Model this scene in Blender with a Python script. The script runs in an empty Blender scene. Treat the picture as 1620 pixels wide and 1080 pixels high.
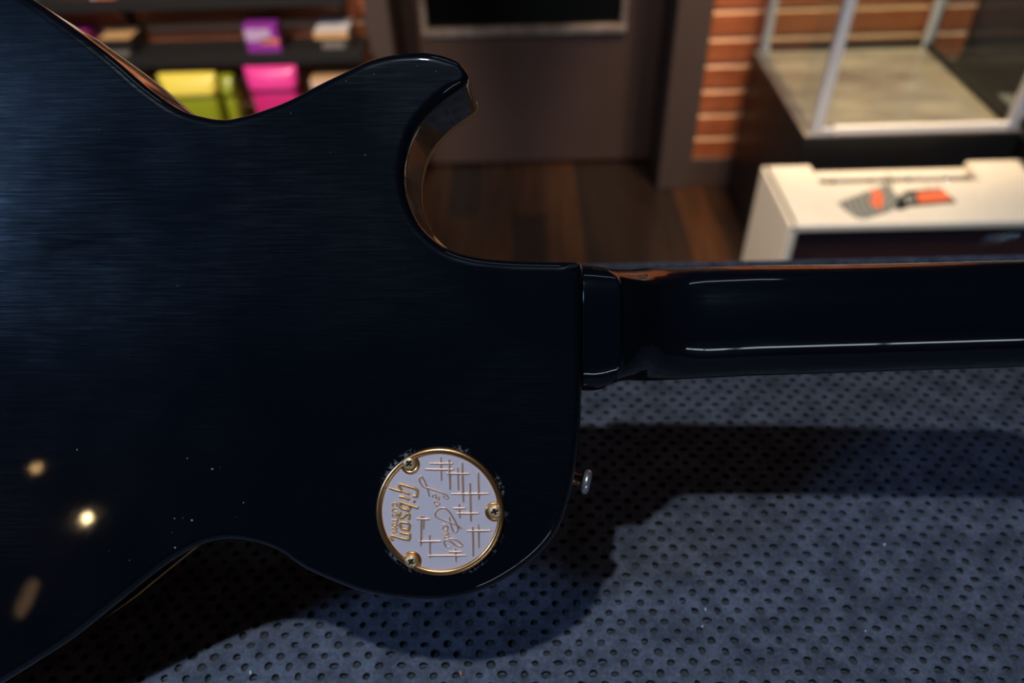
import bpy, bmesh, math, random
import numpy as np
from mathutils import Vector, Matrix

random.seed(7)
C = bpy.context.scene.collection
SC = bpy.context.scene

# ------------------------------------------------------------------ camera
F = 1190.0                                  # focal length in px of the 1620 wide frame
def vn(v):
    v = np.array(v, float); return v / np.linalg.norm(v)
G_ = vn((52, 1310, F))                      # gravity in camera coords (x right, y down, z forward)
D_ = np.array((5, -1081.0, F)); D_ = vn(D_ - D_.dot(G_) * G_)
R_ = np.cross(G_, D_)
M3 = np.array([R_, D_, -G_])                # camera coords -> world
CAM = np.array((0, 0, 1.43))
def c2w(p): return M3.dot(np.array(p, float)) + CAM
def w2c(p): return M3.T.dot(np.array(p, float) - CAM)
def ray(px, py): return M3.dot(np.array((px - 810, py - 540, F), float))
def hitY(px, py, Y):
    r = ray(px, py); return CAM + r * (Y / r[1])
def hitZ(px, py, Z):
    r = ray(px, py); return CAM + r * ((Z - CAM[2]) / r[2])

cam = bpy.data.cameras.new('camera')
camo = bpy.data.objects.new('camera', cam); C.objects.link(camo)
cam.sensor_width = 36; cam.lens = F / 1620 * 36
cam.clip_start = 0.01
cam.dof.use_dof = True; cam.dof.focus_distance = 0.333; cam.dof.aperture_fstop = 5.0
cam.dof.aperture_blades = 9
mw = Matrix.Identity(4)
for i in range(3):
    mw[i][0] = M3[i][0]; mw[i][1] = -M3[i][1]; mw[i][2] = -M3[i][2]; mw[i][3] = CAM[i]
camo.matrix_world = mw
SC.camera = camo

# ------------------------------------------------------------------ world, lights, exposure
w = bpy.data.worlds.new('world'); SC.world = w; w.use_nodes = True
w.node_tree.nodes['Background'].inputs[0].default_value = (0.35, 0.4, 0.5, 1)
w.node_tree.nodes['Background'].inputs[1].default_value = 0.01
SC.view_settings.view_transform = 'Standard'; SC.view_settings.look = 'None'
SC.view_settings.exposure = 0.0; SC.view_settings.gamma = 1.0
SC.view_settings.use_curve_mapping = False
SC.cycles.sample_clamp_indirect = 4.0
SC.cycles.max_bounces = 8
SC.cycles.transparent_max_bounces = 32

def lamp(name, kind, loc, target, power, color, size=0.1, spot=None):
    l = bpy.data.lights.new(name, kind); l.energy = power; l.color = color
    if kind == 'AREA': l.shape = 'DISK'; l.size = size
    else: l.shadow_soft_size = size
    if spot: l.spot_size = spot; l.spot_blend = 0.6
    o = bpy.data.objects.new(name, l); C.objects.link(o)
    o.location = loc
    o.rotation_euler = (Vector(target) - Vector(loc)).to_track_quat('-Z', 'Y').to_euler()
    return o
KEY = (-0.20, 0.0, 2.40)                   # small cool work lamp over the bench
COOL = (0.74, 0.86, 1.0); WARM = (1.0, 0.66, 0.36)
lamp('work_lamp_light', 'SPOT', KEY, (0.10, .38, 1.05), 29, (0.68, 0.82, 1.0), 0.022, 2.1).data.spot_blend = 0.35
lamp('ceiling_spot_case', 'SPOT', (0.80, 1.74, 2.85), (0.96, 2.32, 0.7), 330, (1.0, 0.70, 0.42), 0.06, 0.74)
lamp('ceiling_spot_amplifier', 'SPOT', (0.95, 0.9, 2.85), (0.9, 1.6, 0.5), 105, (1, .90, .62), 0.06, 0.9)
lamp('amplifier_side_fill', 'SPOT', (-1.0, 1.1, 2.5), (0.6, 1.6, 0.35), 200, (1, .80, .66), 0.06, 0.36)  # added warm fill that brightens the amplifier's left side
lamp('ceiling_spot_shelves', 'SPOT', (-1.0, 0.25, 2.68), (-0.98, 2.2, 0.62), 330, (1, .84, .68), 0.06, 0.56)
lamp('ceiling_spot_door', 'SPOT', (0.3, 0.8, 2.85), (0.2, 2.3, 0.3), 70, WARM, 0.08, 1.2)
lamp('blue_fill_spot', 'SPOT', (1.5, 0.2, 2.6), (1.0, 1.8, 0.5), 80, (0.32, 0.5, 1.0), 0.1, 0.7)  # added blue fill for the case and amplifier fronts
lamp('lacquer_haze_light', 'AREA', (-1.92, -0.75, 2.68), (-0.15, 0.3, 1.25), 21, (0.28, 0.52, 1.0), 0.45)  # added unseen area light that makes the blue haze on the lacquer
tl_ = lamp('edge_highlight_light', 'AREA', (0.25, 1.15, 2.86), (0.25, 0.6, 1.0), 0.55, (0.78, 0.87, 1.0), 1.1)  # added unseen strip light for highlights along body edges and neck
tl_.data.shape = 'RECTANGLE'; tl_.data.size = 0.6; tl_.data.size_y = 0.09

# ------------------------------------------------------------------ helpers
def link(name, me, mat=None, parent=None):
    o = bpy.data.objects.new(name, me); C.objects.link(o)
    if mat is not None:
        for m in (mat if isinstance(mat, (list, tuple)) else [mat]): me.materials.append(m)
    if parent is not None: o.parent = parent
    return o
def obj(name, bm, mat=None, parent=None, smooth=False):
    bmesh.ops.recalc_face_normals(bm, faces=bm.faces)
    me = bpy.data.meshes.new(name); bm.to_mesh(me); bm.free()
    if smooth: me.polygons.foreach_set('use_smooth', [True] * len(me.polygons))
    return link(name, me, mat, parent)
def empty(name, loc=(0, 0, 0), label=None, cat=None, group=None, rz=0):
    o = bpy.data.objects.new(name, None); C.objects.link(o); o.location = loc; o.rotation_euler.z = rz
    o.empty_display_size = 0.05
    if label: tag(o, label, cat, group)
    return o
def tag(o, label, cat=None, group=None):
    o['label'] = label
    if cat: o['category'] = cat
    if group: o['group'] = group
    return o
def struct(o, label=None):
    o['kind'] = 'structure'
    if label: o['label'] = label
    return o
def bx(bm, lo, hi, bev=0.0, mi=0):
    lo = Vector(lo); hi = Vector(hi)
    r = bmesh.ops.create_cube(bm, size=1.0)
    c = (lo + hi) / 2; s = hi - lo
    for v in r['verts']: v.co = Vector((v.co.x * s.x, v.co.y * s.y, v.co.z * s.z)) + c
    fs = set(f for v in r['verts'] for f in v.link_faces)
    for f in fs: f.material_index = mi
    if bev > 0:
        es = list(set(e for v in r['verts'] for e in v.link_edges))
        bmesh.ops.bevel(bm, geom=es, offset=bev, segments=3, affect='EDGES', profile=0.5)
    return bm
def box(name, lo, hi, mat, parent=None, bev=0.0):
    bm = bmesh.new(); bx(bm, lo, hi, bev); return obj(name, bm, mat, parent)
def grid_mesh(bm, rows, closed=False, mi=0):
    vs = [[bm.verts.new(p) for p in r] for r in rows]
    n = len(rows[0])
    for i in range(len(rows) - 1):
        for j in range(n if closed else n - 1):
            f = bm.faces.new((vs[i][j], vs[i][(j + 1) % n], vs[i + 1][(j + 1) % n], vs[i + 1][j])); f.material_index = mi
    return vs
from mathutils.geometry import delaunay_2d_cdt
def cap(bm, loop, mi=0):
    """close a planar, possibly concave loop of verts (guitar outline) with clean triangles"""
    co = [Vector((v.co.x, v.co.y)) for v in loop]; n = len(co)
    r = delaunay_2d_cdt(co, [], [list(range(n))], 1, 1e-7)
    if len(r[0]) != n: print('cap: vertex count changed', len(r[0]), n)
    for f in r[2]:
        ids = [r[3][i][0] for i in f if r[3][i]]
        if len(set(ids)) == 3:
            try: q = bm.faces.new([loop[i] for i in ids]); q.material_index = mi
            except ValueError: pass
def lathe(bm, prof, n=32, mat4=None, mi=0):
    rows = []
    for r, z in prof:
        rows.append([Vector((r * math.cos(2 * math.pi * k / n), r * math.sin(2 * math.pi * k / n), z)) for k in range(n)])
    if mat4 is not None: rows = [[mat4 @ p for p in r] for r in rows]
    vs = grid_mesh(bm, rows, True, mi)
    for r in (vs[0], vs[-1]):
        try: bm.faces.new(r).material_index = mi
        except ValueError: pass
def tubes(name, paths, mat, parent, res=3, ncirc=3):
    """paths: list of (points, radii) -> one mesh of round strokes"""
    cu = bpy.data.curves.new(name, 'CURVE'); cu.dimensions = '3D'
    cu.bevel_depth = 1.0; cu.bevel_resolution = ncirc; cu.use_fill_caps = True; cu.resolution_u = res
    for pts, rad in paths:
        sp = cu.splines.new('POLY'); sp.points.add(len(pts) - 1)
        for k, p in enumerate(pts):
            sp.points[k].co = (p[0], p[1], p[2], 1)
            sp.points[k].radius = rad[k] if hasattr(rad, '__len__') else rad
    t = bpy.data.objects.new(name + '_tmp', cu); C.objects.link(t)
    dg = bpy.context.evaluated_depsgraph_get()
    me = bpy.data.meshes.new_from_object(t.evaluated_get(dg))
    bpy.data.objects.remove(t); bpy.data.curves.remove(cu)
    me.name = name
    me.materials.clear()
    me.polygons.foreach_set('use_smooth', [True] * len(me.polygons))
    return link(name, me, mat, parent)
def crom(pts, k=6, closed=False):
    out = []; n = len(pts); P = [np.array(p, float) for p in pts]
    rng = range(n if closed else n - 1)
    for i in rng:
        p0 = P[(i - 1) % n] if closed or i > 0 else 2 * P[0] - P[1]
        p1 = P[i]; p2 = P[(i + 1) % n]
        p3 = P[(i + 2) % n] if closed or i + 2 < n else 2 * P[-1] - P[-2]
        for a in range(k):
            t = a / k
            out.append(0.5 * (2 * p1 + (p2 - p0) * t + (2 * p0 - 5 * p1 + 4 * p2 - p3) * t * t + (3 * p1 - p0 - 3 * p2 + p3) * t ** 3))
    if not closed: out.append(P[-1])
    return out

# ------------------------------------------------------------------ materials
def mat(name, col, rough=0.5, metal=0.0, coat=0.0, noise=None, bump=None, spec=0.5, emit=None):
    m = bpy.data.materials.new(name); m.use_nodes = True
    nt = m.node_tree; b = nt.nodes['Principled BSDF']
    b.inputs['Base Color'].default_value = (*col, 1)
    b.inputs['Roughness'].default_value = rough
    b.inputs['Metallic'].default_value = metal
    b.inputs['Coat Weight'].default_value = coat
    b.inputs['Coat Roughness'].default_value = 0.03
    b.inputs['Specular IOR Level'].default_value = spec
    tc = nt.nodes.new('ShaderNodeTexCoord')
    if noise:                               # (scale, colour2, (sx,sy,sz))
        sc, c2, st = noise
        mp = nt.nodes.new('ShaderNodeMapping'); mp.inputs['Scale'].default_value = st
        nt.links.new(tc.outputs['Object'], mp.inputs[0])
        n = nt.nodes.new('ShaderNodeTexNoise'); n.inputs['Scale'].default_value = sc; n.inputs['Detail'].default_value = 5
        nt.links.new(mp.outputs[0], n.inputs['Vector'])
        r = nt.nodes.new('ShaderNodeMapRange'); r.inputs[1].default_value = 0.35; r.inputs[2].default_value = 0.65
        nt.links.new(n.outputs[0], r.inputs[0])
        mx = nt.nodes.new('ShaderNodeMix'); mx.data_type = 'RGBA'
        mx.inputs[6].default_value = (*col, 1); mx.inputs[7].default_value = (*c2, 1)
        nt.links.new(r.outputs[0], mx.inputs[0]); nt.links.new(mx.outputs[2], b.inputs['Base Color'])
    if bump:                                # (scale, strength, distance)
        n2 = nt.nodes.new('ShaderNodeTexNoise'); n2.inputs['Scale'].default_value = bump[0]; n2.inputs['Detail'].default_value = 4
        nt.links.new(tc.outputs['Object'], n2.inputs['Vector'])
        bp = nt.nodes.new('ShaderNodeBump'); bp.inputs['Strength'].default_value = bump[1]; bp.inputs['Distance'].default_value = bump[2]
        nt.links.new(n2.outputs[0], bp.inputs['Height']); nt.links.new(bp.outputs[0], b.inputs['Normal'])
    if emit:
        b.inputs['Emission Color'].default_value = (*emit[0], 1); b.inputs['Emission Strength'].default_value = emit[1]
    return m

def lacquer_material(name, cover=None, haze=1.0):
    """black nitro lacquer: mirror coat over a faintly hazy, finely scratched surface"""
    m = bpy.data.materials.new(name); m.use_nodes = True
    nt = m.node_tree; N = nt.nodes; L = nt.links; b = N['Principled BSDF']
    tc = N.new('ShaderNodeTexCoord')
    b.inputs['Base Color'].default_value = (0.0026, 0.0038, 0.0062, 1)
    b.inputs['Coat Weight'].default_value = 1.0
    b.inputs['Coat Roughness'].default_value = 0.035
    b.inputs['Coat IOR'].default_value = 1.5
    b.inputs['Roughness'].default_value = 0.31
    # long fine hairlines running nearly along the neck direction
    def streak(rot, sc, stretch, lo, hi):
        mp = N.new('ShaderNodeMapping'); mp.inputs['Rotation'].default_value = (0, 0, rot)
        mp.inputs['Scale'].default_value = stretch
        L.new(tc.outputs['Object'], mp.inputs[0])
        n = N.new('ShaderNodeTexNoise'); n.inputs['Scale'].default_value = sc; n.inputs['Detail'].default_value = 6; n.inputs['Roughness'].default_value = 0.7
        L.new(mp.outputs[0], n.inputs['Vector'])
        r = N.new('ShaderNodeMapRange'); r.inputs[1].default_value = lo; r.inputs[2].default_value = hi
        L.new(n.outputs[0], r.inputs[0]); return r.outputs[0]
    s1 = streak(-0.22, 70, (0.6, 14, 1), 0.42, 0.8)
    s2 = streak(-0.05, 60, (0.5, 18, 1), 0.45, 0.85)
    s3 = streak(0.0, 9, (1, 1, 1), 0.35, 0.7)
    a = N.new('ShaderNodeMath'); a.operation = 'ADD'; L.new(s1, a.inputs[0]); L.new(s2, a.inputs[1])
    mu = N.new('ShaderNodeMath'); mu.operation = 'MULTIPLY_ADD'; L.new(a.outputs[0], mu.inputs[0]); L.new(s3, mu.inputs[1]); mu.inputs[2].default_value = 0.15
    sc_ = N.new('ShaderNodeMath'); sc_.operation = 'MULTIPLY'; sc_.inputs[1].default_value = 0.25 * haze; L.new(mu.outputs[0], sc_.inputs[0])
    nb = N.new('ShaderNodeTexNoise'); nb.inputs['Scale'].default_value = 14; nb.inputs['Detail'].default_value = 3
    L.new(tc.outputs['Object'], nb.inputs['Vector'])
    rb_ = N.new('ShaderNodeMapRange'); rb_.inputs[1].default_value = 0.36; rb_.inputs[2].default_value = 0.66; rb_.inputs[3].default_value = 0.45; rb_.inputs[4].default_value = 1.75
    L.new(nb.outputs[0], rb_.inputs[0])
    bl_ = N.new('ShaderNodeMath'); bl_.operation = 'MULTIPLY'; L.new(sc_.outputs[0], bl_.inputs[0]); L.new(rb_.outputs[0], bl_.inputs[1])
    L.new(bl_.outputs[0], b.inputs['Specular IOR Level'])
    bp = N.new('ShaderNodeBump'); bp.inputs['Strength'].default_value = 0.06; bp.inputs['Distance'].default_value = 0.00004
    L.new(a.outputs[0], bp.inputs['Height']); L.new(bp.outputs[0], b.inputs['Normal'])
    # slow waviness of the clear coat
    n3 = N.new('ShaderNodeTexNoise'); n3.inputs['Scale'].default_value = 28; n3.inputs['Detail'].default_value = 2
    L.new(tc.outputs['Object'], n3.inputs['Vector'])
    bc = N.new('ShaderNodeBump'); bc.inputs['Strength'].default_value = 0.10; bc.inputs['Distance'].default_value = 0.0006
    L.new(n3.outputs[0], bc.inputs['Height']); L.new(bc.outputs[0], b.inputs['Coat Normal'])
    if cover:                               # crazed, chipped lacquer round the cavity cover
        cx, cy, r0 = cover
        sp = N.new('ShaderNodeVectorMath'); sp.operation = 'SUBTRACT'; sp.inputs[1].default_value = (cx, cy, 0)
        L.new(tc.outputs['Object'], sp.inputs[0])
        ln = N.new('ShaderNodeVectorMath'); ln.operation = 'LENGTH'; L.new(sp.outputs[0], ln.inputs[0])
        n4 = N.new('ShaderNodeTexNoise'); n4.inputs['Scale'].default_value = 600; n4.inputs['Detail'].default_value = 4
        L.new(tc.outputs['Object'], n4.inputs['Vector'])
        n5 = N.new('ShaderNodeTexNoise'); n5.inputs['Scale'].default_value = 55; n5.inputs['Detail'].default_value = 1
        L.new(tc.outputs['Object'], n5.inputs['Vector'])
        rr = N.new('ShaderNodeMapRange'); rr.inputs[1].default_value = r0 + 0.0022; rr.inputs[2].default_value = r0 + 0.0008
        L.new(ln.outputs['Value'], rr.inputs[0])
        g1 = N.new('ShaderNodeMapRange'); g1.inputs[1].default_value = 0.5; g1.inputs[2].default_value = 0.56; L.new(n4.outputs[0], g1.inputs[0])
        g2 = N.new('ShaderNodeMapRange'); g2.inputs[1].default_value = 0.47; g2.inputs[2].default_value = 0.55; L.new(n5.outputs[0], g2.inputs[0])
        m1 = N.new('ShaderNodeMath'); m1.operation = 'MULTIPLY'; L.new(rr.outputs[0], m1.inputs[0]); L.new(g1.outputs[0], m1.inputs[1])
        m2 = N.new('ShaderNodeMath'); m2.operation = 'MULTIPLY'; L.new(m1.outputs[0], m2.inputs[0]); L.new(g2.outputs[0], m2.inputs[1])
        mx = N.new('ShaderNodeMix'); mx.data_type = 'RGBA'; mx.inputs[6].default_value = (0.0026, 0.0038, 0.0062, 1); mx.inputs[7].default_value = (0.16, 0.16, 0.17, 1)
        L.new(m2.outputs[0], mx.inputs[0]); L.new(mx.outputs[2], b.inputs['Base Color'])
    return m

BLACK = mat('satin_black', (0.006, 0.006, 0.006), 0.45)
CREAM = mat('cream_covering', (0.78, 0.70, 0.54), 0.42, noise=(60, (0.74, 0.66, 0.5), (1, 1, 1)), bump=(900, 0.15, 0.0004))
GRILLE = mat('dark_grille_cloth', (0.035, 0.016, 0.016), 0.9, bump=(700, 0.3, 0.0006), spec=0.1)
CHROME = mat('chrome', (0.8, 0.8, 0.82), 0.12, 1.0)
ALU = mat('brushed_aluminium', (0.62, 0.62, 0.63), 0.4, 0.35, bump=(300, 0.05, 0.0003))
GOLD = mat('gold_plating', (1.0, 0.50, 0.20), 0.3, 1.0, bump=(160, 0.05, 0.0004))
GOLD_PALE = mat('pale_gold_screw', (1.0, 0.66, 0.34), 0.42, 0.9)
FROST = mat('frosted_lilac_metal', (0.90, 0.72, 0.70), 0.5, 0.25, bump=(2600, 0.12, 0.0002))
EMBOSS = mat('rose_gold_relief', (1.0, 0.66, 0.48), 0.42, 0.8)
BIND = mat('aged_cream_binding', (0.92, 0.50, 0.17), 0.5)
NICKEL = mat('satin_nickel', (0.78, 0.76, 0.76), 0.3, 0.85)
RUSTY = mat('coppery_screw', (0.35, 0.17, 0.09), 0.4, 0.8)
SLOT_SHADE = mat('shaded_screw_slot', (0.03, 0.018, 0.01), 0.6, 0.4)  # dark colour painted in as the shade inside the cross slots
ROSEW = mat('rosewood', (0.03, 0.014, 0.008), 0.5, noise=(40, (0.06, 0.03, 0.018), (1, 8, 1)))
DOORP = mat('brown_door_paint', (0.066, 0.038, 0.029), 0.5, noise=(3, (0.05, 0.028, 0.022), (1, 1, .4)))
TRIMP = mat('brown_trim_paint', (0.075, 0.05, 0.043), 0.5)
BEAD = mat('worn_bead_paint', (0.12, 0.09, 0.075), 0.5, noise=(14, (0.26, 0.22, 0.19), (1, 1, 1)))
DGLASS = mat('dark_door_glass', (0.003, 0.003, 0.003), 0.08, spec=0.3)
PLASTER = mat('dark_wall_paint', (0.03, 0.023, 0.022), 0.7)
CEIL = mat('ceiling_paint', (0.03, 0.03, 0.03), 0.8)
SHELFM = mat('dark_grey_metal_shelf', (0.022, 0.021, 0.021), 0.5, 0.2)
SLAT = mat('stained_slat_panel', (0.46, 0.135, 0.052), 0.42, noise=(5, (0.34, 0.09, 0.032), (1, 1, 7)))
SLATEDGE = mat('pale_slat_groove_edge', (0.80, 0.46, 0.26), 0.6)  # lighter colour on the groove ledges and groove backs
DECK = mat('grey_tan_case_deck', (0.34, 0.30, 0.23), 0.16, noise=(7, (0.2, 0.17, 0.14), (1, 2, 1)))
RAILW = mat('white_rail', (0.85, 0.8, 0.7), 0.35)
BENCHW = mat('bench_wood', (0.16, 0.09, 0.05), 0.6, noise=(6, (0.1, 0.055, 0.03), (1, 10, 1)))

def glass_material():
    m = bpy.data.materials.new('clear_pane_glass'); m.use_nodes = True
    nt = m.node_tree; N = nt.nodes; L = nt.links
    out = N['Material Output']; N.remove(N['Principled BSDF'])
    t = N.new('ShaderNodeBsdfTransparent'); t.inputs[0].default_value = (0.93, 0.96, 0.95, 1)
    g = N.new('ShaderNodeBsdfGlossy'); g.inputs['Roughness'].default_value = 0.02
    fr = N.new('ShaderNodeFresnel'); fr.inputs[0].default_value = 1.45
    mx = N.new('ShaderNodeMixShader')
    ge = N.new('ShaderNodeNewGeometry'); inv = N.new('ShaderNodeMath'); inv.operation = 'SUBTRACT'; inv.inputs[0].default_value = 1.0
    L.new(ge.outputs['Backfacing'], inv.inputs[1]); mm = N.new('ShaderNodeMath'); mm.operation = 'MULTIPLY'; L.new(fr.outputs[0], mm.inputs[0]); L.new(inv.outputs[0], mm.inputs[1])
    L.new(mm.outputs[0], mx.inputs[0]); L.new(t.outputs[0], mx.inputs[1]); L.new(g.outputs[0], mx.inputs[2]); L.new(mx.outputs[0], out.inputs[0])
    return m
GLASS = glass_material()

def floor_material():
    m = bpy.data.materials.new('dark_wood_planks'); m.use_nodes = True
    nt = m.node_tree; N = nt.nodes; L = nt.links; b = N['Principled BSDF']
    tc = N.new('ShaderNodeTexCoord')
    mp = N.new('ShaderNodeMapping'); mp.inputs['Rotation'].default_value = (0, 0, math.pi / 2); mp.inputs['Location'].default_value = (0.35, 0.045, 0)
    L.new(tc.outputs['Object'], mp.inputs[0])
    br = N.new('ShaderNodeTexBrick'); br.inputs['Scale'].default_value = 1.0
    br.inputs['Brick Width'].default_value = 0.75; br.inputs['Row Height'].default_value = 0.115
    br.inputs['Mortar Size'].default_value = 0.0015; br.inputs['Mortar'].default_value = (0.008, 0.005, 0.003, 1)
    br.inputs['Color1'].default_value = (0.012, 0.006, 0.004, 1); br.inputs['Color2'].default_value = (0.13, 0.045, 0.013, 1)
    br.inputs['Bias'].default_value = -0.7
    L.new(mp.outputs[0], br.inputs['Vector'])
    mp2 = N.new('ShaderNodeMapping'); mp2.inputs['Scale'].default_value = (10, 0.8, 1); L.new(tc.outputs['Object'], mp2.inputs[0])
    n = N.new('ShaderNodeTexNoise'); n.inputs['Scale'].default_value = 4; n.inputs['Detail'].default_value = 6; L.new(mp2.outputs[0], n.inputs['Vector'])
    mx = N.new('ShaderNodeMix'); mx.data_type = 'RGBA'; mx.blend_type = 'MULTIPLY'; mx.inputs[0].default_value = 0.7
    L.new(br.outputs['Color'], mx.inputs[6])
    cr = N.new('ShaderNodeMapRange'); cr.inputs[1].default_value = 0.3; cr.inputs[2].default_value = 0.7; cr.inputs[3].default_value = 0.4; cr.inputs[4].default_value = 1.4
    L.new(n.outputs[0], cr.inputs[0]); L.new(cr.outputs[0], mx.inputs[7])
    L.new(mx.outputs[2], b.inputs['Base Color'])
    b.inputs['Roughness'].default_value = 0.38
    return m

# ------------------------------------------------------------------ guitar frame
NRM = vn((50, -30, 1190))
GX = vn(np.array((1, 0, 0)) - NRM[0] * NRM); GZ = -NRM; GY = np.cross(GZ, GX)
GO = np.array((0, 0, 0.322))
def gl(px, py, z=0.0):
    """pixel -> guitar coordinates on the plane at depth z behind (-) the back"""
    r = np.array((px - 810, py - 540, F), float)
    t = (GO + GZ * z).dot(NRM) / r.dot(NRM)
    p = r * t - GO
    return (p.dot(GX), p.dot(GY), z)
gm = Matrix.Identity(4)
for k, a in enumerate((GX, GY, GZ)):
    aw = M3.dot(a)
    for i in range(3): gm[i][k] = aw[i]
ow = c2w(GO)
for i in range(3): gm[i][3] = ow[i]

OUTL = [(-760, 520), (-745, 350), (-690, 190), (-600, 60), (-490, -30), (-350, -88), (-200, -92), (-60, -55), (40, -8), (100, 32), (155, 72), (190, 100), (235, 139), (285, 173),
        (330, 187), (360, 189.5), (385, 185), (422, 174), (460, 159), (510, 133), (547, 115), (585, 97), (621, 88), (653, 85), (677, 85), (706, 91), (729, 102), (741, 118),
        (741, 129), (735, 137), (720, 147), (697, 164), (670, 191), (654, 217), (644, 250), (641, 285), (647, 320), (664, 355), (690, 381), (716, 397), (757, 408), (811, 413), (865, 414.5), (905, 415),
        (918, 417), (919.5, 432), (920, 480), (920, 540), (920, 600), (918.5, 660), (914, 710), (908, 752), (898, 794), (882, 838), (855, 873), (815, 905), (765, 932), (710, 946), (655, 947), (600, 940),
        (560, 930), (501, 906), (470, 889), (448, 873), (420, 861), (390, 854), (360, 852), (326, 859), (285, 879), (244, 908), (183, 957), (122, 1006), (61, 1046), (8, 1079),
        (-60, 1118), (-150, 1150), (-260, 1165), (-380, 1150), (-500, 1105), (-610, 1020), (-690, 900), (-740, 740), (-758, 620)]
BODY_T = 0.050
ol = [np.array(gl(x, y, -0.004)[:2]) for x, y in OUTL]
cr = crom(ol, 8, True)
# even resampling
cr = np.array(cr); seg = np.linalg.norm(np.roll(cr, -1, 0) - cr, axis=1); cum = np.concatenate(([0], np.cumsum(seg)))
NO = 900; ts = np.linspace(0, cum[-1], NO, endpoint=False)
crc = np.vstack((cr, cr[:1]))
PX = np.interp(ts, cum, crc[:, 0]); PY = np.interp(ts, cum, crc[:, 1])
tx = np.roll(PX, -1) - np.roll(PX, 1); ty = np.roll(PY, -1) - np.roll(PY, 1); tl = np.hypot(tx, ty)
for _ in range(3): pass
nx_, ny_ = ty / tl, -tx / tl                 # candidate normals
area = 0.5 * np.sum(PX * np.roll(PY, -1) - np.roll(PX, -1) * PY)
if area < 0: nx_, ny_ = -nx_, -ny_           # outward
_dx = np.roll(nx_, -3) - np.roll(nx_, 3); _dy = np.roll(ny_, -3) - np.roll(ny_, 3)
_tx = np.roll(PX, -3) - np.roll(PX, 3); _ty = np.roll(PY, -3) - np.roll(PY, 3)
_k = (_dx * _tx + _dy * _ty) / (_tx ** 2 + _ty ** 2)          # signed curvature, positive = convex
RAD = np.where(_k > 1e-3, 0.75 / np.maximum(_k, 1e-3), 1.0)
RAD = np.min([np.roll(RAD, q) for q in range(-6, 7)], axis=0)
RAD = np.mean([np.roll(RAD.clip(0, 0.03), q) for q in range(-5, 6)], axis=0)
def ring(inset, z):
    f = np.minimum(1.0, RAD / 0.0068) if inset > 0 else np.ones(NO)
    return [Vector((PX[k] - nx_[k] * inset * f[k], PY[k] - ny_[k] * inset * f[k], z)) for k in range(NO)]

# ------------------------------------------------------------------ bench and mat height from the guitar's resting point
def g2w(p):
    v = gm @ Vector(p); return v
low = min((g2w(p).z for p in ring(0, -BODY_T)))
MAT_Z = low + 0.0003
print('MAT_Z', MAT_Z, 'H', 1.43 - MAT_Z)

# ------------------------------------------------------------------ room shell
YW = 2.40      # slatted back wall
YD = 2.58      # door plane in its recess
XL, XR, YF = -2.6, 2.6, -3.2
HC = 2.95
fl = struct(box('floor', (XL, YF, -0.05), (XR, 3.0, 0), floor_material()), 'dark brown wooden plank floor')
ce = struct(box('ceiling', (XL, YF, HC), (XR, 3.0, HC + 0.05), CEIL))
struct(box('wall_left', (XL - 0.1, YF, 0), (XL, 3.0, HC), PLASTER))
struct(box('wall_right', (XR, YF, 0), (XR + 0.1, 3.0, HC), PLASTER))
struct(box('wall_front', (XL, YF - 0.1, 0), (XR, YF, HC), PLASTER))

xs_l = hitY(590, 90, YW)[0]                  # left edge of door surround
xc_l = hitY(627, 90, YW)[0]
xc_r = hitY(1054, 150, YW)[0]
xs_r = hitY(1107, 150, YW)[0]
xw_r = hitY(1528, 60, YW)[0]                 # slats end
BASE_H = hitY(1110, 249, YW)[2]
PITCH = (hitY(1110, 62, YW)[2] - hitY(1110, 218, YW)[2]) / 4
Z0 = hitY(1110, 218, YW)[2]
def slat_wall(name, x0, x1, ztop, zbot, label):
    bm = bmesh.new()
    prof = []                                # (y, z, material of the face ABOVE this point)
    k0 = math.floor((zbot - Z0) / PITCH)
    z = zbot; prof.append((YW, zbot, 0))
    k = k0
    while True:
        zg = Z0 + k * PITCH
        if zg > ztop: break
        if zg - 0.008 > zbot:
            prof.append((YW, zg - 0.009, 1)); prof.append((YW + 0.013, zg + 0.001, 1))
            prof.append((YW + 0.013, zg + 0.009, 0)); prof.append((YW, zg + 0.009, 0))
        k += 1
    prof.append((YW, ztop, 0))
    va = [bm.verts.new((x0, y, z)) for y, z, _ in prof]; vb = [bm.verts.new((x1, y, z)) for y, z, _ in prof]
    for i in range(len(prof) - 1):
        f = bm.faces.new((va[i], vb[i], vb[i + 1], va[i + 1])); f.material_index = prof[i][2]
    # back side
    a = bm.verts.new((x0, YW + 0.06, zbot)); b = bm.verts.new((x1, YW + 0.06, zbot)); c = bm.verts.new((x1, YW + 0.06, ztop)); d = bm.verts.new((x0, YW + 0.06, ztop))
    bm.faces.new((a, b, c, d)); bm.faces.new(va + [d, a]); bm.faces.new(vb + [c, b])
    bm.faces.new((va[0], vb[0], b, a)); bm.faces.new((va[-1], vb[-1], c, d))
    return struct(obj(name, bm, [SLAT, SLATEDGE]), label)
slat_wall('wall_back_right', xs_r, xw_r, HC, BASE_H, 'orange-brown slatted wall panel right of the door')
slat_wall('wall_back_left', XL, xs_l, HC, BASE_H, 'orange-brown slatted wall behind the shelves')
struct(box('wall_back_corner', (xw_r, YW - 0.02, 0), (XR, YW + 0.06, HC), PLASTER), 'dark wall right of the slatted panel')
struct(box('baseboard_right', (xs_r, YW - 0.012, 0), (xw_r, YW + 0.06, BASE_H), TRIMP, bev=0.003), 'dark baseboard under the slatted wall')
struct(box('baseboard_left', (XL, YW - 0.012, 0), (xs_l, YW + 0.06, BASE_H), TRIMP, bev=0.003))
struct(box('trim_1', (xc_r, YW - 0.03, 0), (xs_r, YW + 0.03, HC), TRIMP, bev=0.004), 'brown door casing beside the slatted wall')
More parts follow.
